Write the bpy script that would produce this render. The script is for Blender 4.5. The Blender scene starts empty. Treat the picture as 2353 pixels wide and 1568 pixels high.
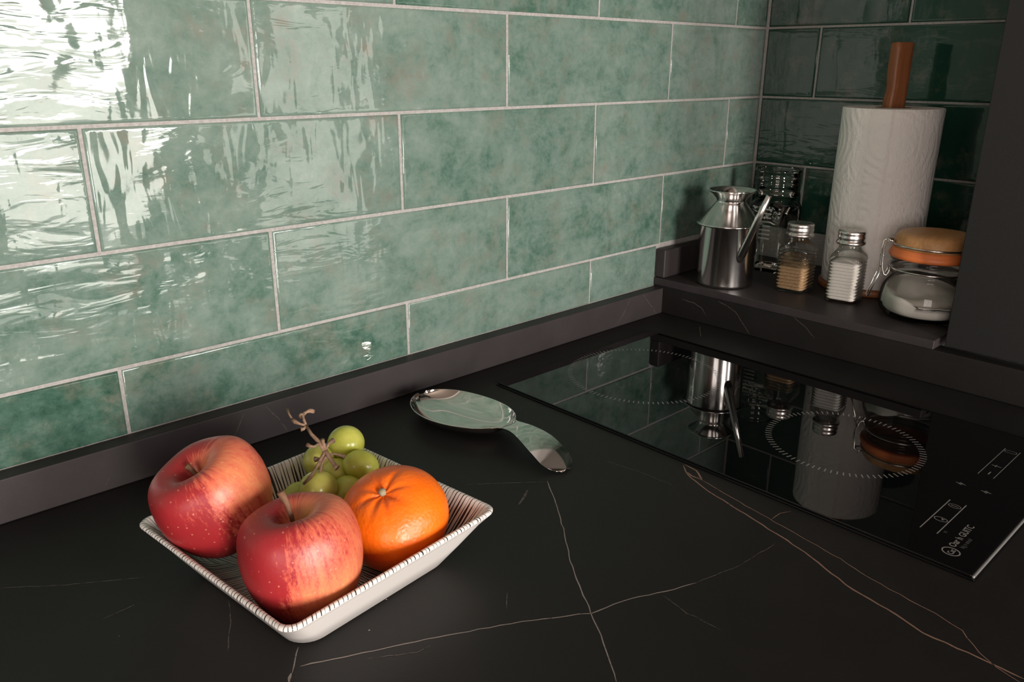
import bpy, bmesh, math, random
from mathutils import Vector, Matrix, Euler
from mathutils import noise as mnoise

random.seed(7)
PI = math.pi
sc = bpy.context.scene
C = sc.collection

# ------------------------------------------------------------------ camera, light, exposure
cam_d = bpy.data.cameras.new('camera')
cam = bpy.data.objects.new('camera', cam_d); C.objects.link(cam)
cam.location = (-0.3499, -0.7075, 0.3497)
cam.rotation_euler = (1.24106, -0.00304, -0.75186)
cam_d.sensor_fit = 'HORIZONTAL'; cam_d.sensor_width = 36.0
cam_d.lens = 28.4084
cam_d.clip_start = 0.01
sc.camera = cam

sc.view_settings.view_transform = 'Standard'
sc.view_settings.look = 'None'
sc.view_settings.exposure = 0.0
sc.view_settings.gamma = 1.0
sc.view_settings.use_curve_mapping = False
try:
    sc.cycles.use_denoising = True
    sc.cycles.max_bounces = 8
    sc.cycles.diffuse_bounces = 3
    sc.cycles.glossy_bounces = 4
    sc.cycles.transparent_max_bounces = 16
    sc.cycles.sample_clamp_indirect = 4.0
    sc.cycles.caustics_reflective = False
    sc.cycles.caustics_refractive = False
except Exception:
    pass

world = bpy.data.worlds.new('world'); sc.world = world
world.use_nodes = True
world.node_tree.nodes['Background'].inputs[0].default_value = (0.75, 0.85, 1.0, 1)
world.node_tree.nodes['Background'].inputs[1].default_value = 0.6

FAR = -3.2            # far wall of the room (behind the viewer), with the windows
def window_light(name, x0, x1, z0, z1, radiance, col):
    """daylight that enters through one opening of the far wall"""
    l = bpy.data.lights.new(name, 'AREA'); l.shape = 'RECTANGLE'
    l.size = x1 - x0; l.size_y = z1 - z0
    l.energy = radiance * math.pi * (x1 - x0) * (z1 - z0)
    l.color = col
    o = bpy.data.objects.new(name, l); C.objects.link(o)
    o.location = ((x0 + x1) / 2, FAR - 0.06, (z0 + z1) / 2)
    o.rotation_euler = (math.radians(90), 0, 0)   # faces +Y, into the room
    return o
WIN_A = (-1.16, -0.50, -0.30, 1.00)
WIN_B = (0.20, 0.96, -0.62, 0.90)
WIN_C = (1.50, 2.30, -0.70, 1.00)
FILL_D = (-2.70, -1.30, -0.20, 1.10)     # fill opening added in the left wall: y0, y1, z0, z1
window_light('daylight_left_window', *WIN_A, 54.0, (1.0, 0.915, 0.855))
window_light('daylight_middle_window_sky', WIN_B[0], WIN_B[1], 0.24, WIN_B[3], 30.0, (1.0, 0.96, 0.92))
window_light('daylight_middle_window_terrace', WIN_B[0], WIN_B[1], -0.28, 0.24, 12.0, (1.0, 0.95, 0.84))
window_light('daylight_middle_window_ground', WIN_B[0], WIN_B[1], WIN_B[2], -0.28, 3.0, (1.0, 0.94, 0.82))
window_light('daylight_right_window_blind', *WIN_C, 3.6, (1.0, 0.94, 0.80))
o = window_light('added_side_fill', 0, FILL_D[1] - FILL_D[0], FILL_D[2], FILL_D[3], 6.6, (1.0, 0.88, 0.80))  # fill added from the left to brighten the ledge items
o.location = (-2.66, (FILL_D[0] + FILL_D[1]) / 2, (FILL_D[2] + FILL_D[3]) / 2)
o.rotation_euler = (math.radians(90), 0, math.radians(-90))      # faces +X

# ------------------------------------------------------------------ helpers
def tag(o, label=None, cat=None, group=None, kind=None):
    if label: o['label'] = label
    if cat: o['category'] = cat
    if group: o['group'] = group
    if kind: o['kind'] = kind
    return o
def thing(name, label, cat, loc=(0, 0, 0), rotz=0.0, group=None):
    o = bpy.data.objects.new(name, None); C.objects.link(o)
    o.empty_display_size = 0.02
    o.location = loc; o.rotation_euler = (0, 0, rotz)
    return tag(o, label, cat, group)
def link_mesh(name, me, parent=None, mats=(), smooth=True):
    o = bpy.data.objects.new(name, me); C.objects.link(o)
    for m in mats: me.materials.append(m)
    if smooth:
        for p in me.polygons: p.use_smooth = True
    if parent is not None: o.parent = parent
    return o
def obj(name, bm, mats, parent=None, smooth=True):
    me = bpy.data.meshes.new(name)
    bmesh.ops.recalc_face_normals(bm, faces=bm.faces[:])
    bm.to_mesh(me); bm.free()
    if not isinstance(mats, (list, tuple)): mats = [mats]
    return link_mesh(name, me, parent, mats, smooth)
def add_box(bm, x0, x1, y0, y1, z0, z1, bev=0.0, seg=2):
    r = bmesh.ops.create_cube(bm, size=1.0)
    vs = r['verts']
    for v in vs:
        v.co.x = x0 + (v.co.x + .5) * (x1 - x0)
        v.co.y = y0 + (v.co.y + .5) * (y1 - y0)
        v.co.z = z0 + (v.co.z + .5) * (z1 - z0)
    if bev > 0:
        es = list({e for v in vs for e in v.link_edges})
        bmesh.ops.bevel(bm, geom=es, offset=bev, segments=seg, profile=0.5, affect='EDGES')
def box(name, b, mats, parent=None, bev=0.0, seg=2):
    bm = bmesh.new(); add_box(bm, *b, bev=bev, seg=seg)
    o = obj(name, bm, mats, parent, smooth=False)
    if bev > 0:
        for p in o.data.polygons: p.use_smooth = True
        md = o.modifiers.new('wn', 'WEIGHTED_NORMAL'); md.keep_sharp = False; md.weight = 100
    return o
def add_lathe(bm, prof, n=48, cap_start=False, cap_end=False, shape=None, mat=0):
    """prof: list of (r, z). shape(angle, r, z) -> (x, y) lets the section be other than round"""
    rings = []
    for r, z in prof:
        ring = []
        for i in range(n):
            a = 2 * PI * i / n
            if shape: x, y = shape(a, r, z)
            else: x, y = r * math.cos(a), r * math.sin(a)
            ring.append(bm.verts.new((x, y, z)))
        rings.append(ring)
    for k in range(len(rings) - 1):
        for i in range(n):
            j = (i + 1) % n
            f = bm.faces.new((rings[k][i], rings[k][j], rings[k + 1][j], rings[k + 1][i]))
            f.material_index = mat
    if cap_start: bm.faces.new(list(reversed(rings[0]))).material_index = mat
    if cap_end: bm.faces.new(rings[-1]).material_index = mat
    return rings
def lathe(name, prof, mats, parent=None, n=48, cs=False, ce=False, shape=None, smooth=True):
    bm = bmesh.new(); add_lathe(bm, prof, n, cs, ce, shape)
    return obj(name, bm, mats, parent, smooth)
def add_tube(bm, pts, rads, n=10, cap=True):
    pts = [Vector(p) for p in pts]
    if not isinstance(rads, (list, tuple)): rads = [rads] * len(pts)
    up = None; rings = []
    for i, p in enumerate(pts):
        t = (pts[min(i + 1, len(pts) - 1)] - pts[max(i - 1, 0)]).normalized()
        if up is None:
            up = t.orthogonal().normalized()
        up = (up - t * up.dot(t)).normalized()
        s = t.cross(up)
        rings.append([bm.verts.new(p + (up * math.cos(2 * PI * k / n) + s * math.sin(2 * PI * k / n)) * rads[i]) for k in range(n)])
    for k in range(len(rings) - 1):
        for i in range(n):
            j = (i + 1) % n
            bm.faces.new((rings[k][i], rings[k][j], rings[k + 1][j], rings[k + 1][i]))
    if cap:
        bm.faces.new(list(reversed(rings[0]))); bm.faces.new(rings[-1])
def squarish(p, bulge=0.0):
    """rounded square section: superellipse of exponent p, r is the half side"""
    def f(a, r, z):
        c, s = math.cos(a), math.sin(a)
        k = (abs(c) ** p + abs(s) ** p) ** (-1.0 / p)
        return r * k * c, r * k * s
    return f

# ------------------------------------------------------------------ node helpers / materials
class NT:
    def __init__(self, name):
        self.m = bpy.data.materials.new(name); self.m.use_nodes = True
        self.t = self.m.node_tree; self.t.nodes.clear()
        self.out = self.t.nodes.new('ShaderNodeOutputMaterial')
    def n(self, typ, **kw):
        nd = self.t.nodes.new(typ)
        for k, v in kw.items():
            if k.startswith('i_'):
                nd.inputs[k[2:].replace('__', ' ')].default_value = v
            else: setattr(nd, k, v)
        return nd
    def l(self, a, b): self.t.links.new(a, b)
    def val(self, x, sock):
        if isinstance(x, (int, float)): sock.default_value = x
        else: self.l(x, sock)
    def math(self, op, a, b=0.0, c=None, clamp=False):
        nd = self.n('ShaderNodeMath', operation=op); nd.use_clamp = clamp
        self.val(a, nd.inputs[0]); self.val(b, nd.inputs[1])
        if c is not None: self.val(c, nd.inputs[2])
        return nd.outputs[0]
    def noise(self, vec, scale, detail=3.0, rough=0.5, dist=0.0):
        nd = self.n('ShaderNodeTexNoise')
        nd.inputs['Scale'].default_value = scale; nd.inputs['Detail'].default_value = detail
        nd.inputs['Roughness'].default_value = rough; nd.inputs['Distortion'].default_value = dist
        if vec is not None: self.l(vec, nd.inputs['Vector'])
        return nd.outputs[0]
    def ramp(self, fac, stops, interp='LINEAR'):
        nd = self.n('ShaderNodeValToRGB'); nd.color_ramp.interpolation = interp
        e = nd.color_ramp.elements
        while len(e) < len(stops): e.new(0.5)
        for q, (p, c) in zip(e, stops):
            q.position = p; q.color = (*c, 1) if len(c) == 3 else c
        self.l(fac, nd.inputs[0]); return nd.outputs[0]
    def step(self, fac, a, b):
        nd = self.n('ShaderNodeMapRange'); nd.clamp = True
        nd.inputs[1].default_value = a; nd.inputs[2].default_value = b
        self.l(fac, nd.inputs[0]); return nd.outputs[0]
    def mix(self, fac, a, b):
        nd = self.n('ShaderNodeMix', data_type='RGBA')
        self.val(fac, nd.inputs[0])
        for v, s in ((a, nd.inputs[6]), (b, nd.inputs[7])):
            if isinstance(v, tuple): s.default_value = (*v, 1) if len(v) == 3 else v
            else: self.l(v, s)
        return nd.outputs[2]
    def map(self, vec, scale=(1, 1, 1), loc=(0, 0, 0), rot=(0, 0, 0)):
        nd = self.n('ShaderNodeMapping')
        nd.inputs['Scale'].default_value = scale; nd.inputs['Location'].default_value = loc; nd.inputs['Rotation'].default_value = rot
        self.l(vec, nd.inputs['Vector']); return nd.outputs[0]
    def coord(self, kind='Object'):
        return self.n('ShaderNodeTexCoord').outputs[kind]
    def geo(self, k='Position'):
        return self.n('ShaderNodeNewGeometry').outputs[k]
    def vadd(self, a, b):
        nd = self.n('ShaderNodeVectorMath', operation='ADD'); self.l(a, nd.inputs[0])
        if isinstance(b, tuple): nd.inputs[1].default_value = b
        else: self.l(b, nd.inputs[1])
        return nd.outputs[0]
    def xyz(self, v):
        nd = self.n('ShaderNodeSeparateXYZ'); self.l(v, nd.inputs[0]); return nd.outputs
    def comb(self, x, y, z):
        nd = self.n('ShaderNodeCombineXYZ')
        for q, s in zip((x, y, z), nd.inputs): self.val(q, s)
        return nd.outputs[0]
    def bump(self, h, dist=1.0, strength=1.0, normal=None):
        nd = self.n('ShaderNodeBump'); nd.inputs['Strength'].default_value = strength
        nd.inputs['Distance'].default_value = dist; self.l(h, nd.inputs['Height'])
        if normal is not None: self.l(normal, nd.inputs['Normal'])
        return nd.outputs[0]
    def pbsdf(self, col=(.5, .5, .5), rough=.5, metal=0.0, spec=.5, normal=None, **kw):
        p = self.n('ShaderNodeBsdfPrincipled')
        if isinstance(col, tuple): p.inputs['Base Color'].default_value = (*col, 1)
        else: self.l(col, p.inputs['Base Color'])
        self.val(rough, p.inputs['Roughness']); self.val(metal, p.inputs['Metallic'])
        self.val(spec, p.inputs['Specular IOR Level'])
        if normal is not None: self.l(normal, p.inputs['Normal'])
        for k, v in kw.items():
            s = p.inputs[k.replace('__', ' ')]
            s.default_value = v
        self.l(p.outputs[0], self.out.inputs[0]); return p

def simple(name, col, rough=.5, metal=0.0, spec=.5, **kw):
    t = NT(name); t.pbsdf(col, rough, metal, spec, **kw); return t.m

# -- glazed tile: cloudy sage to bottle green, brown crazing, hand-made wavy glaze
def make_tile_mat(name, deep_bias=0.0, wave=1.0):
    t = NT(name)
    rnd = t.n('ShaderNodeObjectInfo').outputs['Random']
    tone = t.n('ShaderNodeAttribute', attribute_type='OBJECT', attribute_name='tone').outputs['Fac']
    off = t.n('ShaderNodeVectorMath', operation='SCALE'); off.inputs[0].default_value = (13.7, 7.9, 21.3); t.l(rnd, off.inputs['Scale'])
    p = t.vadd(t.coord('Object'), off.outputs[0])
    cloud = t.noise(t.map(p, (1, 1, 1.25)), 19, 6, .70, .35)
    fine = t.noise(p, 95, 5, .7, .3)
    speck = t.noise(p, 330, 3, .6)
    f = t.math('ADD', t.math('MULTIPLY', cloud, .78), t.math('MULTIPLY', fine, .42))
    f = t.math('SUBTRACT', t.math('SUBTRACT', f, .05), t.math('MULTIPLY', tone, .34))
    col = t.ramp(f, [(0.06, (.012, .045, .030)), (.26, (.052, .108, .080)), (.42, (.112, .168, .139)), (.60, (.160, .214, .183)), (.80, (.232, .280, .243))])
    br = t.step(t.noise(t.vadd(p, (3.1, 5.7, 1.3)), 26, 5, .65), .51, .72)
    br = t.math('MULTIPLY', br, t.step(fine, .34, .60))
    col = t.mix(t.math('MULTIPLY', br, .68), col, (.15, .125, .095))
    dk = t.step(speck, .60, .78)
    col = t.mix(t.math('MULTIPLY', t.math('MULTIPLY', dk, t.step(cloud, .62, .35)), .35), col, (.03, .08, .055))
    # waves in the glaze: broad swells, horizontal pull marks, small pits
    sw = t.noise(p, 16, 1.5, .42, .4)
    pull = t.noise(t.map(p, (.36, 1, 1.45)), 56, 2.5, .5, .7)
    drip = t.noise(t.map(p, (1.5, 1, .42)), 42, 1.5, .5, .6)
    m1 = t.noise(t.vadd(p, (9.2, 1.1, 4.4)), 10, 1, .5)
    h = t.math('MULTIPLY', sw, .00205 * wave)
    h = t.math('ADD', h, t.math('MULTIPLY', t.math('MULTIPLY', pull, t.step(m1, .34, .60)), .00125 * wave))
    h = t.math('ADD', h, t.math('MULTIPLY', t.math('MULTIPLY', drip, t.step(m1, .64, .40)), .00070 * wave))
    h = t.math('ADD', h, t.math('MULTIPLY', fine, .00002 * wave))
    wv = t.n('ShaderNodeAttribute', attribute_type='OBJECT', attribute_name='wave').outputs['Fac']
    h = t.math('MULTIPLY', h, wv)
    nrm = t.bump(h, 1.0, 1.0)
    t.pbsdf(col, .055, 0, .5, normal=nrm)
    return t.m
M_tile = make_tile_mat('sage_green_glazed_tile')
M_tile_flat = make_tile_mat('shade_darkened_glazed_tile', wave=.35)  # right-wall tiles: calmer glaze, darkened through tone to hold shade

t = NT('grout'); c = t.noise(t.geo(), 400, 2)
t.pbsdf(t.ramp(c, [(.3, (.27, .258, .246)), (.7, (.36, .345, .33))]), .9, 0, .2, normal=t.bump(c, .0004)); M_grout = t.m

# -- black veined stone
def make_stone(name, rough=.40, base=(.0095, .0088, .0085), rough2=None):
    t = NT(name); p = t.geo()
    n1 = t.noise(p, 22, 4, .6); n2 = t.noise(p, 520, 2, .6)
    col = t.mix(n1, tuple(x * .7 for x in base), tuple(x * 1.35 for x in base))
    vo = t.n('ShaderNodeTexVoronoi', feature='F1'); vo.inputs['Scale'].default_value = 34; t.l(p, vo.inputs['Vector'])
    dot = t.step(vo.outputs['Distance'], .022, .014)
    vc = t.xyz(vo.outputs['Color'])[0]
    dot = t.math('MULTIPLY', dot, t.step(vc, .80, .82))
    col = t.mix(dot, col, (.42, .38, .35))
    r = t.math('ADD', t.math('MULTIPLY', n1, .10), rough - .05)
    t.pbsdf(col, r, 0, .28, normal=t.bump(n2, .00009))
    return t.m
M_stone = make_stone('black_veined_stone', .52, (.0090, .0080, .0074))
M_stone_edge = make_stone('sawn_black_stone_edge', .5, (.030, .025, .026))
def make_vein(name, col, lo, hi):
    t = NT(name); p = t.geo()
    n = t.noise(p, 190, 4, .65)
    d = t.n('ShaderNodeBsdfTransparent')
    pr = t.pbsdf(col, .5, 0, .3)
    mx = t.n('ShaderNodeMixShader'); t.l(t.step(n, lo, hi), mx.inputs[0])
    t.l(d.outputs[0], mx.inputs[1]); t.l(pr.outputs[0], mx.inputs[2]); t.l(mx.outputs[0], t.out.inputs[0])
    return t.m
M_vein_white = make_vein('pale_vein', (.23, .195, .175), .22, .42)
M_vein_faint = make_vein('faint_vein', (.085, .07, .062), .30, .52)
M_vein_rust = make_vein('rust_vein', (.21, .128, .092), .24, .40)

# -- kitchen things
M_black_glass = simple('black_ceramic_glass', (.0022, .0021, .0024), .012, 0, .44)
M_glass_edge = simple('grey_metal_edge_trim', (.30, .295, .29), .35, .6, .5)
M_print = simple('grey_printed_marking', (.22, .21, .205), .5)
M_print_dim = simple('dim_printed_marking', (.065, .062, .06), .5)
t = NT('matt_charcoal_laminate'); n_ = t.noise(t.geo(), 700, 2)
vo = t.n('ShaderNodeTexVoronoi'); vo.inputs['Scale'].default_value = 42; t.l(t.geo(), vo.inputs['Vector'])
dt = t.math('MULTIPLY', t.step(vo.outputs['Distance'], .024, .012), t.step(t.xyz(vo.outputs['Color'])[0], .82, .84))
t.pbsdf(t.mix(dt, (.0105, .0102, .0100), (.20, .19, .18)), .55, 0, .35, normal=t.bump(n_, .0001)); M_laminate = t.m
def steel(name, rough, col=(.76, .735, .715), brushed=0.0):
    t = NT(name)
    if brushed:
        n = t.noise(t.map(t.coord(), (6, 6, 900)), 1.0, 2)
        t.pbsdf(col, rough, 1.0, .5, normal=t.bump(n, brushed))
    else:
        n = t.noise(t.coord(), 60, 3)
        t.pbsdf(col, t.math('ADD', t.math('MULTIPLY', n, .05), rough - .025), 1.0, .5)
    return t.m
M_steel = steel('polished_steel', .15)
M_spoon = steel('mirror_steel', .06, (.78, .745, .715))
M_cap = steel('brushed_aluminium', .27, (.62, .585, .56))
M_wire = steel('bright_wire', .2, (.62, .59, .56))

def make_glass(name, tint_face, tint_edge, fres=1.0, rough=.02):
    """thin-walled glass: clear seen straight on, absorbing more at grazing angles, Fresnel reflection"""
    t = NT(name)
    fr = t.n('ShaderNodeFresnel'); fr.inputs['IOR'].default_value = 1.5
    lw = t.n('ShaderNodeLayerWeight'); lw.inputs['Blend'].default_value = .32
    tr = t.n('ShaderNodeBsdfTransparent'); t.l(t.mix(lw.outputs['Facing'], tint_face, tint_edge), tr.inputs['Color'])
    gl = t.n('ShaderNodeBsdfGlossy'); gl.inputs['Roughness'].default_value = rough
    mx = t.n('ShaderNodeMixShader'); t.l(t.math('MULTIPLY', fr.outputs[0], fres), mx.inputs[0])
    t.l(tr.outputs[0], mx.inputs[1]); t.l(gl.outputs[0], mx.inputs[2]); t.l(mx.outputs[0], t.out.inputs[0])
    return t.m
M_glass = make_glass('clear_glass', (.99, .995, .985), (.94, .955, .94), .8)
M_glass_green = make_glass('greenish_bottle_glass', (.985, .99, .975), (.72, .79, .66), 1.15, .03)
t = NT('frosted_moulded_glass'); a_ = t.pbsdf((.62, .66, .58), .25, 0, .8)
tr = t.n('ShaderNodeBsdfTransparent'); mx = t.n('ShaderNodeMixShader'); mx.inputs[0].default_value = .30
t.l(tr.outputs[0], mx.inputs[1]); t.l(a_.outputs[0], mx.inputs[2]); t.l(mx.outputs[0], t.out.inputs[0]); M_frost = t.m
t = NT('white_salt'); n_ = t.noise(t.coord(), 900, 2)
t.pbsdf((.93, .89, .84), .8, 0, .3, normal=t.bump(n_, .0003)); M_salt = t.m
t = NT('ground_pepper'); n_ = t.noise(t.coord(), 520, 3, .7)
t.pbsdf(t.ramp(n_, [(.3, (.34, .20, .10)), (.7, (.62, .42, .24))]), .85, 0, .2, normal=t.bump(n_, .0004)); M_pepper = t.m
t = NT('pepper_dust_on_glass'); n_ = t.noise(t.map(t.coord(), (1, 1, 1.6)), 120, 4, .7)
a = t.pbsdf((.20, .14, .08), .9, 0, .1)
tr = t.n('ShaderNodeBsdfTransparent'); mx = t.n('ShaderNodeMixShader')
t.l(t.math('MULTIPLY', t.step(n_, .36, .62), .85), mx.inputs[0]); t.l(tr.outputs[0], mx.inputs[1]); t.l(a.outputs[0], mx.inputs[2]); t.l(mx.outputs[0], t.out.inputs[0]); M_dust = t.m

t = NT('white_sugar'); n_ = t.noise(t.coord(), 700, 2)
t.pbsdf((.93, .88, .81), .8, 0, .25, normal=t.bump(n_, .0003)); M_sugar = t.m
def wood(name, c1, c2, scale=(40, 40, 5), rough=.45):
    t = NT(name); p = t.map(t.coord(), scale)
    n1 = t.noise(p, 4, 4, .6, .8); n2 = t.noise(t.map(t.coord(), (300, 300, 12)), 1.2, 3)
    f = t.math('ADD', t.math('MULTIPLY', n1, .7), t.math('MULTIPLY', n2, .3))
    t.pbsdf(t.ramp(f, [(.3, c1), (.7, c2)]), rough, 0, .4, normal=t.bump(n2, .0002)); return t.m
M_wood = wood('reddish_brown_wood', (.17, .055, .020), (.34, .125, .050))
M_lid = wood('warm_tan_wood', (.45, .21, .075), (.60, .32, .14), (6, 40, 40), .38)
M_rubber = simple('orange_rubber', (.80, .20, .055), .45, Subsurface__Weight=.15)
M_card = simple('brown_cardboard', (.22, .15, .10), .9)
# paper towel: embossed swirls
t = NT('embossed_paper'); p = t.coord()
sp = t.xyz(p); ang = t.math('ARCTAN2', sp[1], sp[0])
uv = t.comb(t.math('MULTIPLY', ang, .062), sp[2], 0.0)
vo = t.n('ShaderNodeTexVoronoi', voronoi_dimensions='2D', feature='F1'); vo.inputs['Scale'].default_value = 13; t.l(uv, vo.inputs['Vector'])
ring = t.math('SINE', t.math('MULTIPLY', vo.outputs['Distance'], 46.0))
n2 = t.noise(uv, 260, 3, .6); n3 = t.noise(t.map(uv, (2.4, 1, 1), (0, 0, 0), (0, 0, .6)), 70, 3, .55, .6)
h = t.math('ADD', t.math('MULTIPLY', t.math('MULTIPLY', ring, t.step(t.noise(uv, 22, 1), .42, .60)), .00022), t.math('ADD', t.math('MULTIPLY', n2, .0004), t.math('MULTIPLY', n3, .0008)))
t.pbsdf((.86, .82, .785), .95, 0, .1, normal=t.bump(h, 1.6, 1.0)); M_paper = t.m
M_paper_end = simple('paper_roll_end', (.72, .67, .64), .95, 0, .1)

# -- bowl glaze and its brushed lines
def make_bowl_lines():
    t = NT('white_glaze_with_black_brush_lines'); s = t.xyz(t.coord())
    ax, ay = t.math('ABSOLUTE', s[0]), t.math('ABSOLUTE', s[1])
    sel = t.math('GREATER_THAN', ax, ay)
    along = t.n('ShaderNodeMix', data_type='FLOAT'); t.l(sel, along.inputs[0]); t.l(s[0], along.inputs[2]); t.l(s[1], along.inputs[3])
    acros = t.n('ShaderNodeMix', data_type='FLOAT'); t.l(sel, acros.inputs[0]); t.l(ay, acros.inputs[2]); t.l(ax, acros.inputs[3])
    u = t.math('MULTIPLY', along.outputs[0], 1.0)
    uu = t.math('DIVIDE', u, t.math('ADD', t.math('MULTIPLY', acros.outputs[0], .55), .039))   # lines fan out a little to the rim
    wob = t.noise(t.comb(t.math('MULTIPLY', uu, 9.0), t.math('MULTIPLY', acros.outputs[0], 14.0), sel), 2.2, 2)
    k = t.math('ADD', t.math('MULTIPLY', uu, 27.0), t.math('MULTIPLY', wob, 1.5))
    fr = t.math('FRACT', k)
    tri = t.math('ABSOLUTE', t.math('SUBTRACT', fr, .5))
    wd = t.noise(t.comb(t.math('FLOOR', k), 0.0, 3.0), 3.7, 0)
    zz_ = t.step(s[2], .0405, .034)
    inw = t.math('ADD', .13, t.math('MULTIPLY', zz_, .24))
    line = t.step(t.math('SUBTRACT', tri, t.math('MULTIPLY', wd, inw)), .055, .0)
    col = t.mix(line, (.74, .69, .65), (.030, .022, .020))
    t.pbsdf(col, .16, 0, .5); return t.m
M_bowl_in = make_bowl_lines()
M_bowl = simple('white_glaze', (.78, .735, .70), .16)

def make_apple(name, blush_shade, streak_seed):
    t = NT(name); p = t.coord(); s = t.xyz(p)
    rr = t.math('SQRT', t.math('ADD', t.math('MULTIPLY', s[0], s[0]), t.math('ADD', t.math('MULTIPLY', s[1], s[1]), .000004)))
    ux, uy = t.math('DIVIDE', s[0], rr), t.math('DIVIDE', s[1], rr)
    me = t.comb(ux, uy, t.math('MULTIPLY', s[2], 5.0))
    st = t.noise(t.vadd(me, (streak_seed, 0, 0)), 11, 4, .65, .25)
    big = t.noise(t.vadd(p, (streak_seed * .3, .1, 0)), 17, 2, .5)
    fleck = t.noise(t.vadd(t.comb(ux, uy, t.math('MULTIPLY', s[2], 16.0)), (0, streak_seed, 0)), 26, 3, .6)
    f = t.math('ADD', t.math('MULTIPLY', big, .9), t.math('ADD', t.math('MULTIPLY', st, .55), t.math('MULTIPLY', fleck, .40)))
    # dimple stays yellower; cheek is red blush plus shaded-side darkness put into the colour
    near = t.step(rr, .019, .004)
    top = t.math('MULTIPLY', near, t.math('GREATER_THAN', s[2], 0.0))
    cheek = t.math('ADD', t.math('MULTIPLY', ux, blush_shade[0]), t.math('MULTIPLY', uy, blush_shade[1]))
    f = t.math('ADD', f, t.math('MULTIPLY', cheek, .33))
    f = t.math('SUBTRACT', t.math('ADD', f, .07), t.math('MULTIPLY', top, .48))
    col = t.ramp(f, [(.42, (.54, .29, .085)), (.62, (.65, .215, .095)), (.84, (.60, .120, .070)), (1.06, (.30, .018, .022))])
    vo = t.n('ShaderNodeTexVoronoi', feature='F1'); vo.inputs['Scale'].default_value = 260; t.l(p, vo.inputs['Vector'])
    dot = t.math('MULTIPLY', t.step(vo.outputs['Distance'], .20, .10), t.step(t.xyz(vo.outputs['Color'])[0], .45, .55))
    col = t.mix(t.math('MULTIPLY', dot, .40), col, (.78, .42, .27))
    nb = t.noise(p, 260, 2)
    t.pbsdf(col, .40, 0, .45, normal=t.bump(nb, .0003, .5), Subsurface__Weight=.06, Subsurface__Radius=(.01, .004, .002), Subsurface__Scale=.5)
    return t.m
M_apple_a = make_apple('red_apple_skin_front', (-.7, .6), 2.3)
M_apple_b = make_apple('red_apple_skin_back', (-.75, .45), 8.6)
M_stalk = wood('brown_stalk', (.09, .040, .022), (.22, .11, .06), (90, 90, 30), .8)
t = NT('mandarin_peel'); p = t.coord()
vo = t.n('ShaderNodeTexVoronoi', feature='SMOOTH_F1'); vo.inputs['Scale'].default_value = 420; t.l(p, vo.inputs['Vector'])
n1 = t.noise(p, 45, 3); n2 = t.noise(p, 140, 3)
h = t.math('ADD', t.math('MULTIPLY', vo.outputs['Distance'], .0011), t.math('MULTIPLY', n2, .0012))
t.pbsdf(t.ramp(n1, [(.3, (.86, .128, .003)), (.7, (.93, .170, .006))]), .36, 0, .5, normal=t.bump(h, .26), Subsurface__Weight=.05, Subsurface__Scale=.3); M_peel = t.m
M_button = simple('dry_stem_button', (.28, .24, .15), .85)
t = NT('green_grape_skin'); p = t.coord()
oi = t.n('ShaderNodeObjectInfo').outputs['Random']
n1 = t.noise(t.vadd(p, (1, 1, 1)), 70, 3); n1b = t.math('ADD', t.math('MULTIPLY', n1, .75), t.math('MULTIPLY', oi, .25))
t.pbsdf(t.ramp(n1b, [(.3, (.44, .46, .055)), (.7, (.66, .65, .17))]), .24, 0, .5, Subsurface__Weight=.55, Subsurface__Radius=(.010, .010, .003), Subsurface__Scale=.8); M_grape = t.m
M_twig = wood('dry_grape_stem', (.13, .075, .045), (.36, .23, .15), (120, 120, 60), .85)

# -- room
M_paint = simple('warm_beige_paint', (.22, .185, .16), .9, 0, .2)
M_floor = wood('oak_floor', (.20, .12, .07), (.36, .24, .15), (3, 30, 3), .5)
M_frame = simple('white_window_frame', (.75, .72, .68), .5)

# ------------------------------------------------------------------ structure: room shell
XC = 0.8517           # tiled right wall
L, H, ZB = 0.30537, 0.1015, 0.09956
GAP = 0.0030
FL, CE = -0.92, 1.60
RX0, RX1 = -2.6, 2.9
st = lambda o: tag(o, kind='structure')
st(box('floor', (RX0, RX1, FAR - .1, .10, FL - .1, FL), M_floor))
st(box('ceiling', (RX0, RX1, FAR - .1, .10, CE, CE + .1), M_paint))
bm = bmesh.new()
add_box(bm, RX0 - .05, RX0, FAR - .1, FILL_D[0], FL, CE); add_box(bm, RX0 - .05, RX0, FILL_D[1], .10, FL, CE)
add_box(bm, RX0 - .05, RX0, FILL_D[0], FILL_D[1], FL, FILL_D[2]); add_box(bm, RX0 - .05, RX0, FILL_D[0], FILL_D[1], FILL_D[3], CE)
st(obj('wall_left', bm, M_paint, smooth=False))
bm = bmesh.new()
for y in (FILL_D[0], (FILL_D[0] + FILL_D[1]) / 2, FILL_D[1] - .035): add_box(bm, RX0 - .04, RX0 + .012, y, y + .035, FILL_D[2], FILL_D[3])
st(obj('window_4', bm, M_frame, smooth=False))  # frame round the added fill opening
st(box('wall_far_right', (RX1, RX1 + .1, FAR - .1, .10, FL, CE), M_paint))
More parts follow.
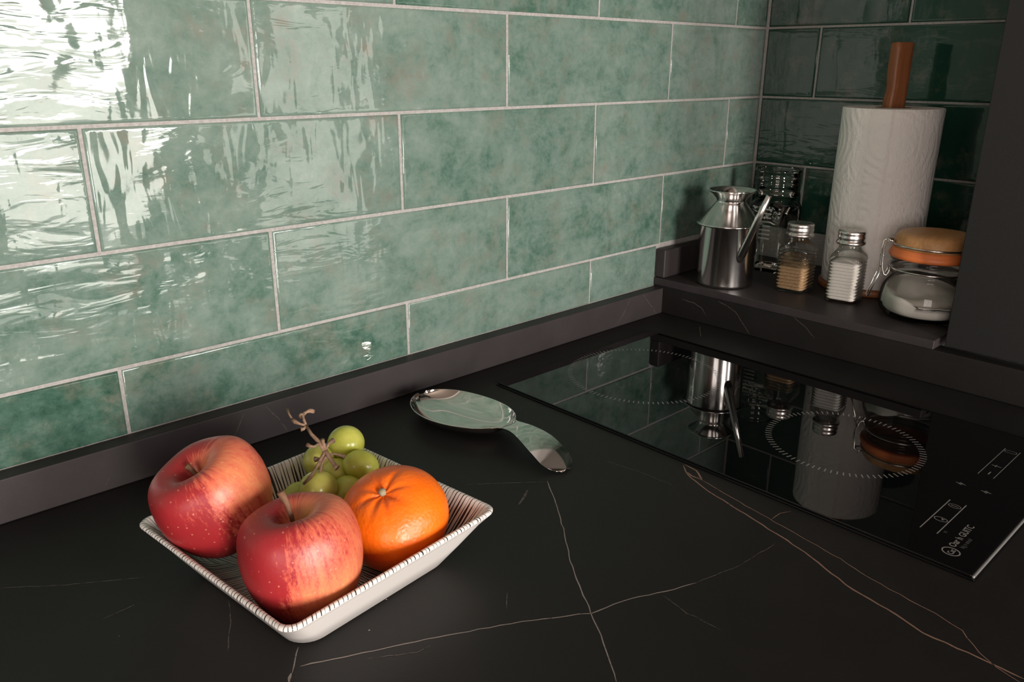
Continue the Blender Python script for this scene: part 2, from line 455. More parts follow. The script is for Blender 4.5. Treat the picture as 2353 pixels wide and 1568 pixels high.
# far wall: one mesh with three window openings
bm = bmesh.new()
xs = [RX0, WIN_A[0], WIN_A[1], WIN_B[0], WIN_B[1], WIN_C[0], WIN_C[1], RX1]
for i in range(7):
    a, b = xs[i], xs[i + 1]
    w = {1: WIN_A, 3: WIN_B, 5: WIN_C}.get(i)
    if w is None: add_box(bm, a, b, FAR - .05, FAR, FL, CE)
    else:
        add_box(bm, a, b, FAR - .05, FAR, FL, w[2]); add_box(bm, a, b, FAR - .05, FAR, w[3], CE)
st(obj('wall_front', bm, M_paint, smooth=False))
for i, w in enumerate((WIN_A, WIN_B, WIN_C)):
    bm = bmesh.new(); f = .035
    add_box(bm, w[0], w[0] + f, FAR - .04, FAR + .012, w[2], w[3]); add_box(bm, w[1] - f, w[1], FAR - .04, FAR + .012, w[2], w[3])
    add_box(bm, w[0] + f, w[1] - f, FAR - .04, FAR + .012, w[2], w[2] + f); add_box(bm, w[0] + f, w[1] - f, FAR - .04, FAR + .012, w[3] - f, w[3])
    st(obj('window_%d' % (i + 1), bm, M_frame, smooth=False))

# tiled walls
def tile_mesh(w, h, mat):
    """front face at local y=0 looking to -y, cushion edges, body behind"""
    bm = bmesh.new()
    rings = []
    for ins, dep in ((0, .0060), (0, .0015), (.0005, .0006), (.0013, .00013), (.0024, .00001), (.0040, 0.0)):
        x, z = w / 2 - ins, h / 2 - ins
        rings.append([bm.verts.new(q) for q in ((-x, dep, -z), (x, dep, -z), (x, dep, z), (-x, dep, z))])
    for a, b in zip(rings, rings[1:]):
        for i in range(4):
            j = (i + 1) % 4
            bm.faces.new((a[i], a[j], b[j], b[i]))
    bm.faces.new(rings[-1]); bm.faces.new(list(reversed(rings[0])))
    me = bpy.data.meshes.new('tile')
    bmesh.ops.recalc_face_normals(bm, faces=bm.faces[:]); bm.to_mesh(me); bm.free()
    me.materials.append(mat)
    for p in me.polygons: p.use_smooth = True
    return me
_tm = {}
def tile(parent, w, h, loc, rot, tone, tilt=(0, 0), mat=None, wave=1.0):
    mat = mat or M_tile
    k = (round(w, 4), round(h, 4), mat.name)
    if k not in _tm: _tm[k] = tile_mesh(w, h, mat)
    o = bpy.data.objects.new('tile', _tm[k]); C.objects.link(o)
    o.parent = parent; o.location = loc
    o.rotation_euler = (rot[0] + tilt[0], rot[1], rot[2] + tilt[1])
    o['tone'] = float(tone); o['wave'] = float(wave); return o
wall_back = st(box('wall_back', (RX0, XC + .1, .0014, .10, FL, CE), M_grout))
UT, UH = 0.0182, 0.0383
SHX, SHZ, SHT = 0.602, 0.0520, 0.0112       # shelf front edge, top, thickness
TONES = {(1, -1): .10, (1, 0): .12, (1, 1): .30, (1, 2): .22, (2, -1): .15, (2, 0): .18, (2, 1): .38, (2, 2): .24, (2, 3): .45,
         (3, -1): .32, (3, 0): .20, (3, 1): .42, (3, 2): .5, (4, -1): .85, (4, 0): .50, (4, 1): .22, (4, 2): .25, (0, 0): .15, (0, 1): .5, (0, 2): .35, (0, 3): .7}
WAVES = {(1, -1): 1.0, (1, 0): 1.2, (2, -1): 1.3, (2, 0): 1.25, (3, -1): 1.35, (3, 0): .8, (3, 1): 2.3, (4, -1): .6, (4, 0): .8, (1, 1): .7, (1, 2): .6, (2, 1): .8, (2, 2): .6}
for r in range(-2, 5):
    z0, z1 = ZB + (3 - r) * H, ZB + (4 - r) * H
    if r == 4: z0 = UH + .0002 - GAP / 2
    offs = 0.0 if r % 2 else -0.4962
    for k in range(-4, 4):
        x0, x1 = (k + offs) * L, (k + 1 + offs) * L
        x1 = min(x1, XC - .0005)
        if x0 > XC - .01: continue
        if r == 4 and x0 >= SHX - .05: continue
        if r == 4: x1 = min(x1, SHX + GAP)
        w, h = x1 - x0 - GAP, z1 - z0 - GAP
        tile(wall_back, w, h, ((x0 + x1) / 2, 0, (z0 + z1) / 2), (0, 0, 0), TONES.get((r, k), random.uniform(.15, .45)),
             (random.uniform(-.003, .003), random.uniform(-.004, .004)), None, WAVES.get((r, k), 1.0 if k < 1 else .75))
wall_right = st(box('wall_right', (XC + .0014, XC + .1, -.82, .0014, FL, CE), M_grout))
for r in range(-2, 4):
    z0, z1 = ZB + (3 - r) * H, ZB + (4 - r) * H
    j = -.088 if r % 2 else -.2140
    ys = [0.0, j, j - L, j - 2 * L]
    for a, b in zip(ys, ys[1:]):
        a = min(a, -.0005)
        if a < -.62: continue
        tile(wall_right, a - b - GAP, z1 - z0 - GAP, (XC, (a + b) / 2, (z0 + z1) / 2), (0, 0, -PI / 2), 1.95 + random.uniform(-.2, .12),  # deep tone puts the shade of this wall into the tile colour
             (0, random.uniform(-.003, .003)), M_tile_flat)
# return wall of the wider room beyond the tall cabinet
st(box('wall_return', (XC + .1, RX1, -.92, -.82, FL, CE), M_paint))

# ------------------------------------------------------------------ stonework
def vein_mesh(lines, wbase, mat, parent, nrm):
    """thin inlaid veins following hand-placed points, each an object of its own"""
    nrm = Vector(nrm)
    for pts, wk in lines:
        bm = bmesh.new()
        P = [Vector(p) for p in pts]
        Q = []
        for a, b in zip(P, P[1:]):
            n = max(2, int((b - a).length / .006))
            for i in range(n): Q.append(a.lerp(b, i / n))
        Q.append(P[-1])
        pv = None
        for i, q in enumerate(Q):
            tt = (Q[min(i + 1, len(Q) - 1)] - Q[max(i - 1, 0)]).normalized()
            s = nrm.cross(tt).normalized()
            jit = (mnoise.noise(q * 120) * .0011 + mnoise.noise(q * 330) * .0004)
            w = wbase * wk * (.62 + .55 * abs(mnoise.noise(q * 75 + Vector((3, 1, 2))))) * (.35 if i in (0, len(Q) - 1) else 1)
            c = q + s * jit + nrm * .00012
            cur = (bm.verts.new(c - s * w), bm.verts.new(c + s * w))
            if pv: bm.faces.new((pv[0], cur[0], cur[1], pv[1]))
            pv = cur
        obj('vein', bm, mat, parent, smooth=False)

# measured points of the veins: on the worktop (x, y), on the front of the curb (x, z), on the front of the ledge (y, z)
P0 = lambda *pts: [Vector((a, b, 0.0)) for a, b in pts]
PU = lambda *pts: [Vector((a, -UT, b)) for a, b in pts]
PR = lambda *pts: [Vector((SHX, a, b)) for a, b in pts]

counter = thing('countertop', 'long black stone countertop with pale and rust veins', 'countertop')
box('slab', (-1.3, SHX + .02, -.70, -.0005, -.030, 0.0), M_stone, counter, .0012)
vein_mesh([(P0((.1097, -.2636), (.0842, -.3000), (.0597, -.3316), (.0349, -.3609), (.0180, -.3851), (.0016, -.4112), (-.0110, -.4307), (-.0274, -.4537), (-.0359, -.4650)), .9),
           (P0((-.1679, -.3243), (-.1438, -.3352), (-.1218, -.3458), (-.0962, -.3573), (-.0653, -.3728), (-.0393, -.3868), (-.0139, -.4024), (.0009, -.4118), (.0192, -.4162), (.0336, -.4197), (.0573, -.4317), (.0814, -.4404)), 1.0),
           (P0((-.1795, -.3317), (-.1748, -.3261)), 2.6), (P0((-.1744, -.3265), (-.1670, -.3163), (-.1605, -.3077)), .9)],
          .00062, M_vein_white, counter, (0, 0, 1))
vein_mesh([(P0((.0519, -.2198), (.0764, -.2382), (.1086, -.2647)), .8), (P0((.0814, -.4404), (.1228, -.4499), (.1678, -.4525)), .7),
           (P0((-.2833, -.1105), (-.2487, -.1378), (-.2049, -.1665)), .8), (P0((-.2421, -.1956), (-.2175, -.1934)), .8), (P0((-.1710, -.2333), (-.1807, -.2556), (-.1953, -.2820)), .7),
           (P0((.0521, -.4336), (.0486, -.4561), (.0506, -.4821)), .7), (P0((.1763, -.2731), (.1833, -.3086), (.1850, -.3482)), .6), (P0((-.0245, -.3559), (-.0379, -.3696)), .6),
           (P0((-.1340, -.3469), (-.1076, -.3633), (-.0979, -.3641)), .7), (P0((.0631, -.2757), (.0766, -.2685), (.0861, -.2630)), 2.4), (P0((.5488, -.1233), (.5887, -.0944)), 1.2)],
          .00065, M_vein_faint, counter, (0, 0, 1))
vein_mesh([(P0((.2229, -.3279), (.2105, -.3415), (.1994, -.3698), (.1904, -.4077), (.1817, -.4445), (.1741, -.4744), (.1631, -.5005), (.1552, -.5205), (.1524, -.5461), (.1445, -.5721), (.1457, -.5930), (.1465, -.6305)), 1.25),
           (P0((.2249, -.3275), (.2232, -.3420), (.2121, -.3562), (.2120, -.3451), (.2146, -.3386)), 1.5),
           (P0((.2121, -.3562), (.2027, -.4000), (.1963, -.4361), (.1904, -.4693), (.1852, -.4964), (.1778, -.5227), (.1730, -.5523), (.1715, -.5701), (.1655, -.5887), (.1515, -.6039), (.1446, -.6160), (.1404, -.6322)), .65),
           (P0((.1972, -.4325), (.2116, -.4321), (.2210, -.4370)), .6)],
          .00075, M_vein_rust, counter, (0, 0, 1))

up = thing('backsplash_curb', 'low black stone curb along foot of the lit green tile wall', 'curb')
box('stone_strip', (-1.3, SHX - .0003, -UT, -.0002, .0003, UH), M_stone_edge, up, .0011)
vein_mesh([(PU((-.0673, .0117), (-.0610, .0211), (-.0538, .0347)), 1.1), (PU((-.0315, .0349), (-.0192, .0187), (-.0105, .0017)), .9), (PU((.4985, .0035), (.5144, .0207), (.5257, .0370)), 1.0), (PU((.5522, .0384), (.5722, .0189), (.5884, .0009)), 1.0),
           (PU((-.1839, .0046), (-.1792, .0121)), .6)], .00055, M_vein_faint, up, (0, -1, 0))

shelf = thing('stone_ledge', 'raised black stone ledge in the corner carrying jars and paper roll', 'ledge')
box('riser', (SHX, SHX + .014, -.80, -.0005, .0003, SHZ - SHT), M_stone, shelf, .0010)
box('shelf_slab', (SHX - .0012, XC - .0008, -.3995, -.0006, SHZ - SHT + .0002, SHZ), M_stone_edge, shelf, .0010)
vein_mesh([(PR((-.0527, .0283), (-.0732, .0268), (-.0861, .0225), (-.0944, .0127)), 1.0), (PR((-.1105, .0392), (-.1407, .0295), (-.1653, .0027)), .9), (PR((-.2248, .0411), (-.2430, .0312), (-.2577, .0195)), .8)],
          .00055, M_vein_faint, shelf, (-1, 0, 0))
c2 = thing('ledge_curb', 'short black stone curb standing on the ledge behind steel oil can', 'curb')
box('stone_strip', (SHX + .0005, XC - .0008, -.0170, -.0004, SHZ + .0003, .0945), M_stone_edge, c2, .0022, 3)

cab = thing('tall_cabinet', 'tall matt charcoal cabinet at the right, beside the clip jar', 'cabinet')
box('side_panel', (.6140, XC - .001, -.80, -.4065, SHZ - SHT + .0035, CE - .01), M_laminate, cab, .0012)
base = thing('base_cabinet', 'matt charcoal base cabinet under the black stone countertop', 'cabinet')
box('carcass', (-1.3, XC - .001, -.66, -.001, FL + .10, -.0305), M_laminate, base, .001)
box('plinth', (-1.28, XC - .01, -.61, -.02, FL + .001, FL + .0995), M_laminate, base)

# ------------------------------------------------------------------ hob
HX0, HX1, HY0, HY1, HZ = .2300, .5140, -.0655, -.5745, .0032
hob = thing('induction_hob', 'two-zone black glass induction hob set into the countertop', 'hob', (0, 0, 0))
box('seal', (HX0 - .0022, HX1 + .001, HY1 - .0006, HY0 + .001, .0001, .0016), M_black_glass, hob, .0004)
box('glass_plate', (HX0, HX1, HY1 + .0022, HY0, .0002, HZ), M_black_glass, hob, .0007)
box('front_trim', (HX0, HX1, HY1, HY1 + .0021, .0002, HZ), M_glass_edge, hob, .0008)
def ring_marks(cx, cy, r, n, ln):
    bm = bmesh.new()
    for i in range(n):
        a = 2 * PI * i / n
        d = Vector((math.cos(a), math.sin(a), 0)); s = Vector((-d.y, d.x, 0))
        c = Vector((cx, cy, HZ + .00008)); w = .00055
        bm.faces.new([bm.verts.new(c + d * (r + q * ln / 2) + s * e * w) for q, e in ((-1, -1), (1, -1), (1, 1), (-1, 1))])
    return obj('zone_ring', bm, M_print, hob, smooth=False)
ring_marks(.3745, -.1625, .0870, 104, .0058)
ring_marks(.3725, -.4085, .0700, 84, .0062)
def flat_line(bm, a, b, w):
    a, b = Vector((*a, HZ + .00008)), Vector((*b, HZ + .00008))
    s = (b - a).normalized().cross(Vector((0, 0, 1))) * w
    bm.faces.new([bm.verts.new(q) for q in (a - s, b - s, b + s, a + s)])
def flat_ring(bm, c, rx, ry, w, n=40, p=2.0):
    R = []
    for k in (1, 0):
        R.append([])
        for i in range(n):
            a = 2 * PI * i / n; cc, ss = math.cos(a), math.sin(a)
            q = (abs(cc) ** p + abs(ss) ** p) ** (-1 / p)
            R[-1].append(bm.verts.new((c[0] + (rx - k * w) * q * cc, c[1] + (ry - k * w) * q * ss, HZ + .00008)))
    for i in range(n):
        j = (i + 1) % n
        bm.faces.new((R[0][i], R[0][j], R[1][j], R[1][i]))
bm = bmesh.new()
for a, b in (((.3990, -.5206), (.4735, -.5206)), ((.3990, -.5334), (.4735, -.5334))): flat_line(bm, a, b, .00028)
flat_ring(bm, (.4680, -.5266), .0028, .0052, .0004, p=4)
flat_line(bm, (.4045, -.5274), (.4112, -.5274), .0005)
flat_line(bm, (.4270, -.5232), (.4270, -.5312), .0004); flat_line(bm, (.4247, -.5268), (.4293, -.5268), .0004)
for i, y in enumerate((-.5170, -.5374)):
    flat_line(bm, (.3682, y - .0040), (.3682, y + .0040), .0004)
    flat_line(bm, (.3662, y - .0012), (.3682, y + .0028), .0004); flat_line(bm, (.3702, y + .0012), (.3682, y - .0028), .0004)
    flat_line(bm, (.3660, y), (.3704, y), .0004)
obj('slider_marks', bm, M_print, hob, smooth=False)
bm = bmesh.new()
for a, b in (((.2690, -.5212), (.3320, -.5212)), ((.2690, -.5340), (.3320, -.5340))): flat_line(bm, a, b, .00042)
flat_ring(bm, (.3234, -.5278), .0034, .0050, .0005); flat_line(bm, (.3234, -.5248), (.3234, -.5308), .0003)
flat_ring(bm, (.2936, -.5278), .0036, .0052, .0006)
flat_line(bm, (.2928, -.5292), (.2960, -.5280), .0004); flat_line(bm, (.2928, -.5292), (.2952, -.5300), .0004)
obj('button_marks', bm, M_print, hob, smooth=False)
def text_mesh(name, s, x, y, size, mat, sx=1.0):
    cu = bpy.data.curves.new(name, 'FONT'); cu.body = s; cu.size = size; cu.resolution_u = 2
    cu.offset = size * .012
    o = bpy.data.objects.new(name, cu); C.objects.link(o)
    dg = bpy.context.evaluated_depsgraph_get()
    me = bpy.data.meshes.new_from_object(o.evaluated_get(dg))
    C.objects.unlink(o); bpy.data.objects.remove(o)
    q = link_mesh(name, me, hob, [mat], smooth=False)
    q.location = (x, y, HZ + .0001); q.scale = (sx, 1, 1)
    return q
text_mesh('brand_lettering', 'Oar h GUITC', .2588, -.5509, .0076, M_print, .98)
text_mesh('small_lettering', 'big o amosi', .2618, -.5562, .0050, M_print_dim, .80)
text_mesh('small_numeral', 'IX', .2748, -.5388, .0034, M_print_dim)
bm = bmesh.new(); flat_ring(bm, (.2512, -.5508), .0060, .0066, .0010)
obj('emblem_ring', bm, M_print, hob, smooth=False)
text_mesh('emblem_letters', 'Cat', .2472, -.5532, .0062, M_print, .85)

# ------------------------------------------------------------------ bowl with fruit
BX, BY, BR = -.1015, -.2405, math.radians(6.4)
bowl = thing('square_bowl', 'square white ceramic bowl with thin black lines inside, holding the fruit', 'bowl', (BX - .0015, BY - .0018, 0), BR)
bm = bmesh.new()
n = 96
def rrect(h, rad, n):
    """n points round a square of half side h with corner radius rad, counter-clockwise"""
    pts = []; q = n // 4; m = q // 3            # m points on each corner arc
    for c in range(4):
        loc = []
        e = q - m
        for i in range(e): loc.append((h, -h + rad + (2 * h - 2 * rad) * i / e))
        for i in range(m):
            a = (PI / 2) * i / m
            loc.append((h - rad + rad * math.cos(a), h - rad + rad * math.sin(a)))
        ca, sa = (1, 0, -1, 0)[c], (0, 1, 0, -1)[c]
        pts += [(x * ca - y * sa, x * sa + y * ca) for x, y in loc]
    return pts
prof = [(0.030, .0016, .012, 0), (.056, .0016, .015, 0), (.0580, .0002, .016, 0), (.0618, .0004, .017, 0), (.0650, .0030, .017, 0), (.0745, .0185, .014, 0), (.0835, .0340, .011, 0), (.0872, .0390, .010, 0), (.0889, .0412, .0095, 0),
        (.0891, .0425, .0095, 1), (.0880, .0436, .009, 1), (.0864, .0436, .009, 1), (.0851, .0425, .0085, 1), (.0832, .0395, .009, 1), (.0785, .0320, .010, 1), (.0700, .0180, .014, 1), (.0650, .0100, .018, 1), (.0600, .0066, .022, 1), (.050, .0052, .022, 1), (.030, .0047, .015, 1), (.010, .0046, .006, 1)]
rings = []
for r, z, p, mi in prof:
    rings.append([bm.verts.new((x, y, z)) for x, y in rrect(r * 1.022, p, n)])
for k in range(len(rings) - 1):
    for i in range(n):
        j = (i + 1) % n
        bm.faces.new((rings[k][i], rings[k][j], rings[k + 1][j], rings[k + 1][i])).material_index = prof[k + 1][3]
bm.faces.new(list(reversed(rings[0]))); bm.faces.new(rings[-1]).material_index = 1
obj('dish', bm, [M_bowl, M_bowl_in], bowl)

def apple(name, label, loc, r, hgt, axis, mat, stalk, spin=0.0, lobes=.02, skew=0.0):
    """axis: direction of the stalk; the origin is the apple's middle"""
    root = thing(name, label, 'apple', loc, 0, 'apples in the bowl')
    q = Vector((0, 0, 1)).rotation_difference(Vector(axis).normalized())
    root.rotation_mode = 'QUATERNION'; root.rotation_quaternion = q @ Euler((0, 0, spin)).to_quaternion()
    prof = [(.02, .48), (.06, .50), (.12, .60), (.20, .77), (.31, .92), (.45, .99), (.62, 1.0), (.77, .93), (.89, .79), (.965, .57), (1.0, .28), (.985, .02), (.93, -.25), (.84, -.48), (.72, -.68), (.58, -.84), (.43, -.95), (.31, -.985), (.20, -.95), (.10, -.86), (.03, -.82)]
    # refine by Catmull-Rom
    pp = []
    for i in range(len(prof) - 1):
        p0, p1, p2, p3 = [prof[max(0, min(len(prof) - 1, i + d))] for d in (-1, 0, 1, 2)]
        for s in (0, .5):
            pp.append(tuple(.5 * (2 * p1[k] + (p2[k] - p0[k]) * s + (2 * p0[k] - 5 * p1[k] + 4 * p2[k] - p3[k]) * s * s + (3 * p1[k] - p0[k] - 3 * p2[k] + p3[k]) * s ** 3) for k in (0, 1)))
    pp.append(prof[-1])
    def shp(a, rr, z):
        u = z / hgt
        m = 1 + lobes * math.cos(5 * a + .6) * (.30 + .95 * abs(u)) + .018 * math.cos(2 * a + 1.1) + skew * math.cos(a) * u
        return rr * m * math.cos(a), rr * m * math.sin(a)
    bm = bmesh.new()
    add_lathe(bm, [(a * r, b * hgt) for a, b in pp], 56, True, True, shp)
    obj('flesh', bm, mat, root)
    bm = bmesh.new()
    pts, rad = stalk
    add_tube(bm, [Vector(p) + Vector((0, 0, hgt * .46)) for p in pts], rad, 8)
    obj('stalk', bm, M_stalk, root)
    return root
apple('apple', 'red apple at the near corner of the bowl with long upright stalk', (-.1418, -.2900, .0448), .0382, .0385, (-.08, .12, .99), M_apple_a,
      ([(0, 0, -.004), (-.0005, 0, .006), (-.0012, .0006, .0250), (-.0032, .0020, .0345)], [.0014, .0014, .0018, .0027]), 0.0)
apple('apple', 'larger red apple at left of the bowl, tilted, with deep stalk dimple', (-.1590, -.2022, .0590), .0396, .0362, (-.42, .08, .88), M_apple_b,
      ([(0, 0, -.004), (.0008, 0, .004), (.0002, .0006, .0165), (-.0006, .0015, .0195)], [.0014, .0014, .0018, .0022]), 0.0, .02, .05)

# mandarin
root = thing('mandarin', 'bright orange mandarin with puckered top beside the front apple', 'mandarin', (-.0622, -.2775, .0405))
ax = Vector((-.42, -.18, .88)).normalized()
root.rotation_mode = 'QUATERNION'; root.rotation_quaternion = Vector((0, 0, 1)).rotation_difference(ax)
bm = bmesh.new(); R, HH, nA = .0392, .0330, 120
rings = []
NP = 40
for k in range(NP + 1):
    th = PI * (k + .12) / (NP + .24)
    ring = []
    for i in range(nA):
        a = 2 * PI * i / nA
        rr = R * math.sin(th) ** .92; z = HH * math.cos(th)
        q = rr / R
        dim = -.0042 * math.exp(-(q / .20) ** 2) * (1 if z > 0 else .8)
        if z > 0:
            cre = 0
            for c, wd, dp in ((.35, .10, 1.0), (1.25, .09, .8), (2.0, .12, .7), (2.75, .10, 1.0), (3.55, .11, .9), (4.2, .10, .8), (5.0, .13, 1.0), (5.75, .09, .6)):
                d = math.atan2(math.sin(a - c), math.cos(a - c))
                cre += dp * math.exp(-(d / (wd * (1 + .25 / max(q, .12)))) ** 2)
            dim -= .0019 * cre * math.exp(-((q - .20) / .26) ** 2)
        pv = Vector((rr * math.cos(a), rr * math.sin(a), z))
        pv *= 1 + .022 * mnoise.noise(pv * 42) + .016 * math.cos(3 * a + .5) * math.sin(th)
        pv.z += dim if z > 0 else -dim * .6
        ring.append(bm.verts.new(pv))
    rings.append(ring)
for a, b in zip(rings, rings[1:]):
    for i in range(nA):
        j = (i + 1) % nA
        bm.faces.new((a[i], a[j], b[j], b[i]))
bm.faces.new(rings[0]); bm.faces.new(list(reversed(rings[-1])))
obj('peel', bm, M_peel, root)
lathe('stem_button', [(.0006, .0335), (.0018, .0332), (.0026, .0322), (.0028, .0308), (.0024, .0290)], M_button, root, 14, True, True,
      shape=lambda a, r, z: (r * (1 + .08 * math.cos(5 * a)) * math.cos(a), r * (1 + .08 * math.cos(5 * a)) * math.sin(a)))

# grapes: one bunch
gb = thing('grape_bunch', 'small bunch of green grapes on a dry brown stem in the bowl', 'grapes', (-.055, -.180, .03))
def grape(loc, r, stretch=1.0, axis=(0, 0, 1)):
    bm = bmesh.new(); bmesh.ops.create_uvsphere(bm, u_segments=28, v_segments=18, radius=r)
    for v in bm.verts: v.co.z *= stretch
    o = obj('grape', bm, M_grape, gb)
    o.location = Vector(loc) - Vector(gb.location)
    o.rotation_mode = 'QUATERNION'; o.rotation_quaternion = Vector((0, 0, 1)).rotation_difference(Vector(axis).normalized())
    return o
grape((-.0366, -.1728, .0528), .0149, 1.03, (1, -.2, .1))
grape((-.0400, -.1990, .0435), .0128, 1.16, (1, -.5, -.4))
grape((-.0600, -.1690, .0432), .0132, 1.05, (0, .2, 1))
grape((-.0540, -.1850, .0345), .0140, 1.10, (1, 0, -.6))
grape((-.0800, -.2010, .0390), .0141, 1.06, (1, -.4, .0))
grape((-.0580, -.2060, .0292), .0133, 1.05, (1, 0, .2))
grape((-.0862, -.1815, .0258), .0122, 1.10, (1, -.3, 0))
bm = bmesh.new()
def twig(pts, r): add_tube(bm, pts, [x * 1.3 for x in r], 7)
ZT = .066
A_, B_, C_, D_ = (-.0140, .0113, .0480), (-.0140, -.0089, .0400), (-.0140, -.0161, .0355), (-.0144, -.0304, .0280)
twig([A_, (-.0157, .0001, .0445), B_, C_], [.0009, .0011, .0014, .0017])
twig([C_, (-.0129, -.0201, .0310), D_, (-.0138, -.0323, .0270)], [.0016, .0013, .0014, .0021])
twig([A_, (-.0119, .0185, .0510), (-.0108, .0225, .0520), (-.0058, .0242, .0530), (-.0024, .0246, .0530), (-.0010, .0210, .0530)], [.0009, .0008, .0015, .0009, .0015, .0013])
twig([(-.0104, .0233, .0520), (-.0122, .0215, .0520)], [.0017, .0017])
twig([A_, (-.0181, .0125, .0500), (-.0200, .0158, .0510), (-.0210, .0194, .0520)], [.0008, .0007, .0013, .0014])
twig([(-.0206, .0201, .0520), (-.0193, .0278, .0540), (-.0178, .0331, .0560)], [.0007, .0006, .0010])
twig([A_, (-.0175, .0086, .0470), (-.0197, .0095, .0470)], [.0008, .0009, .0015])
twig([B_, (-.0207, -.0120, .0400), (-.0226, -.0093, .0400), (-.0236, -.0066, .0405)], [.0008, .0007, .0010, .0016])
twig([C_, (-.0083, -.0121, .0385), (-.0028, -.0102, .0390)], [.0010, .0008, .0017])
twig([C_, (-.0127, -.0115, .0420), (-.0121, -.0099, .0420)], [.0010, .0011, .0015])
twig([C_, (-.0204, -.0184, .0300), (-.0278, -.0219, .0250), (-.0325, -.0231, .0220), (-.0374, -.0213, .0175)], [.0012, .0010, .0009, .0012, .0008])
twig([(-.0149, -.0190, .0320), (-.0178, -.0183, .0290), (-.0233, -.0222, .0220)], [.0009, .0009, .0010])
twig([(-.0123, -.0173, .0320), (-.0052, -.0155, .0300), (-.0014, -.0187, .0280), (.0007, -.0190, .0270)], [.0008, .0007, .0009, .0017])
twig([(-.0137, -.0170, .0320), (-.0186, -.0152, .0300), (-.0207, -.0116, .0290)], [.0009, .0009, .0018])
obj('stem', bm, M_twig, gb)

# ------------------------------------------------------------------ spoon rest
sp_ = thing('spoon_rest', 'shiny stainless steel spoon rest lying between fruit bowl and hob', 'spoon rest', (.132, -.160, 0))
bm = bmesh.new()
st_ = []
NS = 46
y0, y1 = -.0570, -.2645
def smooth(a, b, x):
    x = max(0, min(1, (x - a) / (b - a))); return x * x * (3 - 2 * x)
for i in range(NS + 1):
    u = i / NS
    u = .5 - .5 * math.cos(PI * (.02 + .96 * u)); y = y0 + (y1 - y0) * u
    e = 1 - ((y + .1190) / .0622) ** 2
    wb = .0402 * math.sqrt(max(e, 0.0)) if y > -.181 else 0
    hw = .0112 + .0068 * smooth(-.188, -.232, y)
    d_end = max(0.0, (y - y1) / .019)
    if d_end < 1: hw *= math.sqrt(max(1 - (1 - d_end) ** 2, .0))
    hw = max(hw, .0006)
    if y > -.160: w = max(wb, .0008)
    else:
        k = smooth(-.160, -.1835, y)
        w = max(wb, hw * k + .0112 * (1 - k)) if y > -.181 else hw
        w = max(w, .0112) if y > -.20 else w
    cx = .1275 + .0105 * smooth(-.09, -.195, y) - .0045 * smooth(-.215, -.262, y)
    ze = .0178 + .0022 * smooth(-.165, -.200, y) - .0180 * max(0.0, min(1.0, (-.200 - y) / .0645)) ** 1.45
    dep = .0166 * (max(e, 0.0) ** .45) if y > -.181 else 0.0
    cam_ = .0012 * smooth(-.185, -.21, y)     # handle crowns slightly
    st_.append((y, cx, w, ze, dep, cam_))
NT_ = 24
rings = []
for y, cx, w, ze, dep, cr in st_:
    row = []
    for j in range(NT_ + 1):
        t_ = -math.cos(PI * j / NT_)
        prof_ = (1 - abs(t_) ** 3.6)
        row.append(bm.verts.new((cx + w * t_ - .132, y + .160, ze - dep * prof_ + cr * (1 - t_ * t_))))
    rings.append(row)
for a, b in zip(rings, rings[1:]):
    for j in range(NT_):
        bm.faces.new((a[j], a[j + 1], b[j + 1], b[j]))
o = obj('dished_blade', bm, M_spoon, sp_)
md = o.modifiers.new('thickness', 'SOLIDIFY'); md.thickness = .0011; md.offset = 0
md = o.modifiers.new('sub', 'SUBSURF'); md.levels = 1; md.render_levels = 1

# ------------------------------------------------------------------ ledge items
Z = SHZ + .0002
# oil can
oc = thing('oil_can', 'polished stainless steel oil can with flared mouth and slanting spout', 'oil can', (.6475, -.0905, Z))
zz = lambda v: v - SHZ
lathe('body', [(.0005, .0), (.0375, .0), (.0392, .0012), (.0394, .004), (.0405, .0845), (.0420, .0862), (.0450, .0866), (.0457, .0876), (.0450, .0886), (.0425, .0893),
               (.0210, zz(.1680)), (.0197, zz(.1694)), (.0196, zz(.1712)), (.0215, zz(.1745)), (.0265, zz(.1800)), (.0318, zz(.1838)), (.0338, zz(.1852)), (.0343, zz(.1860)), (.0336, zz(.1866)), (.0318, zz(.1856)), (.0262, zz(.1815)), (.0205, zz(.1745)), (.0185, zz(.1700)), (.0185, zz(.150))],
      M_steel, oc, 72, True, True)
w_ = Vector((-.50, -.866, 0))
b0 = Vector((0, 0, .046)) + w_ * .0390
e0 = Vector((.6070 - .6475, -.1700 + .0905, zz(.1905)))
bm = bmesh.new(); add_tube(bm, [b0 - w_ * .004 + Vector((0, 0, -.0035)), b0 + (e0 - b0) * .06, b0 + (e0 - b0) * .5, e0], [.0066, .0062, .0048, .0034], 20)
obj('spout', bm, M_steel, oc)
# square clear bottle behind
bt = thing('glass_bottle', 'tall square clear glass bottle with wide open mouth behind oil can', 'bottle', (.7790, -.0850, Z), math.radians(4))
sq = squarish(7)
def bottle_shape(a, r, z):
    if z > zz(.158): return r * math.cos(a), r * math.sin(a)
    k = max(0, min(1, (zz(.158) - z) / .012))
    x, y = squarish(2 + 7 * k)(a, r, z)
    return x, y
pr = [(.001, .0), (.029, .0), (.0315, .003), (.0315, .090), (.0315, zz(.142)), (.0312, zz(.148)), (.0305, zz(.153)), (.0295, zz(.158)), (.0298, zz(.160)), (.0315, zz(.1645)), (.0335, zz(.166)), (.0335, zz(.170)), (.0318, zz(.172)), (.0318, zz(.178)), (.0330, zz(.180)), (.0318, zz(.182)), (.0318, zz(.187)), (.0332, zz(.189)), (.0318, zz(.191)), (.0318, zz(.1985)), (.0335, zz(.2005)), (.0335, zz(.2030)), (.0305, zz(.2035)), (.0290, zz(.2015))]
lathe('glass', pr, M_glass_green, bt, 64, shape=bottle_shape)
bm = bmesh.new()          # moulded bars and dimpled band on the near face
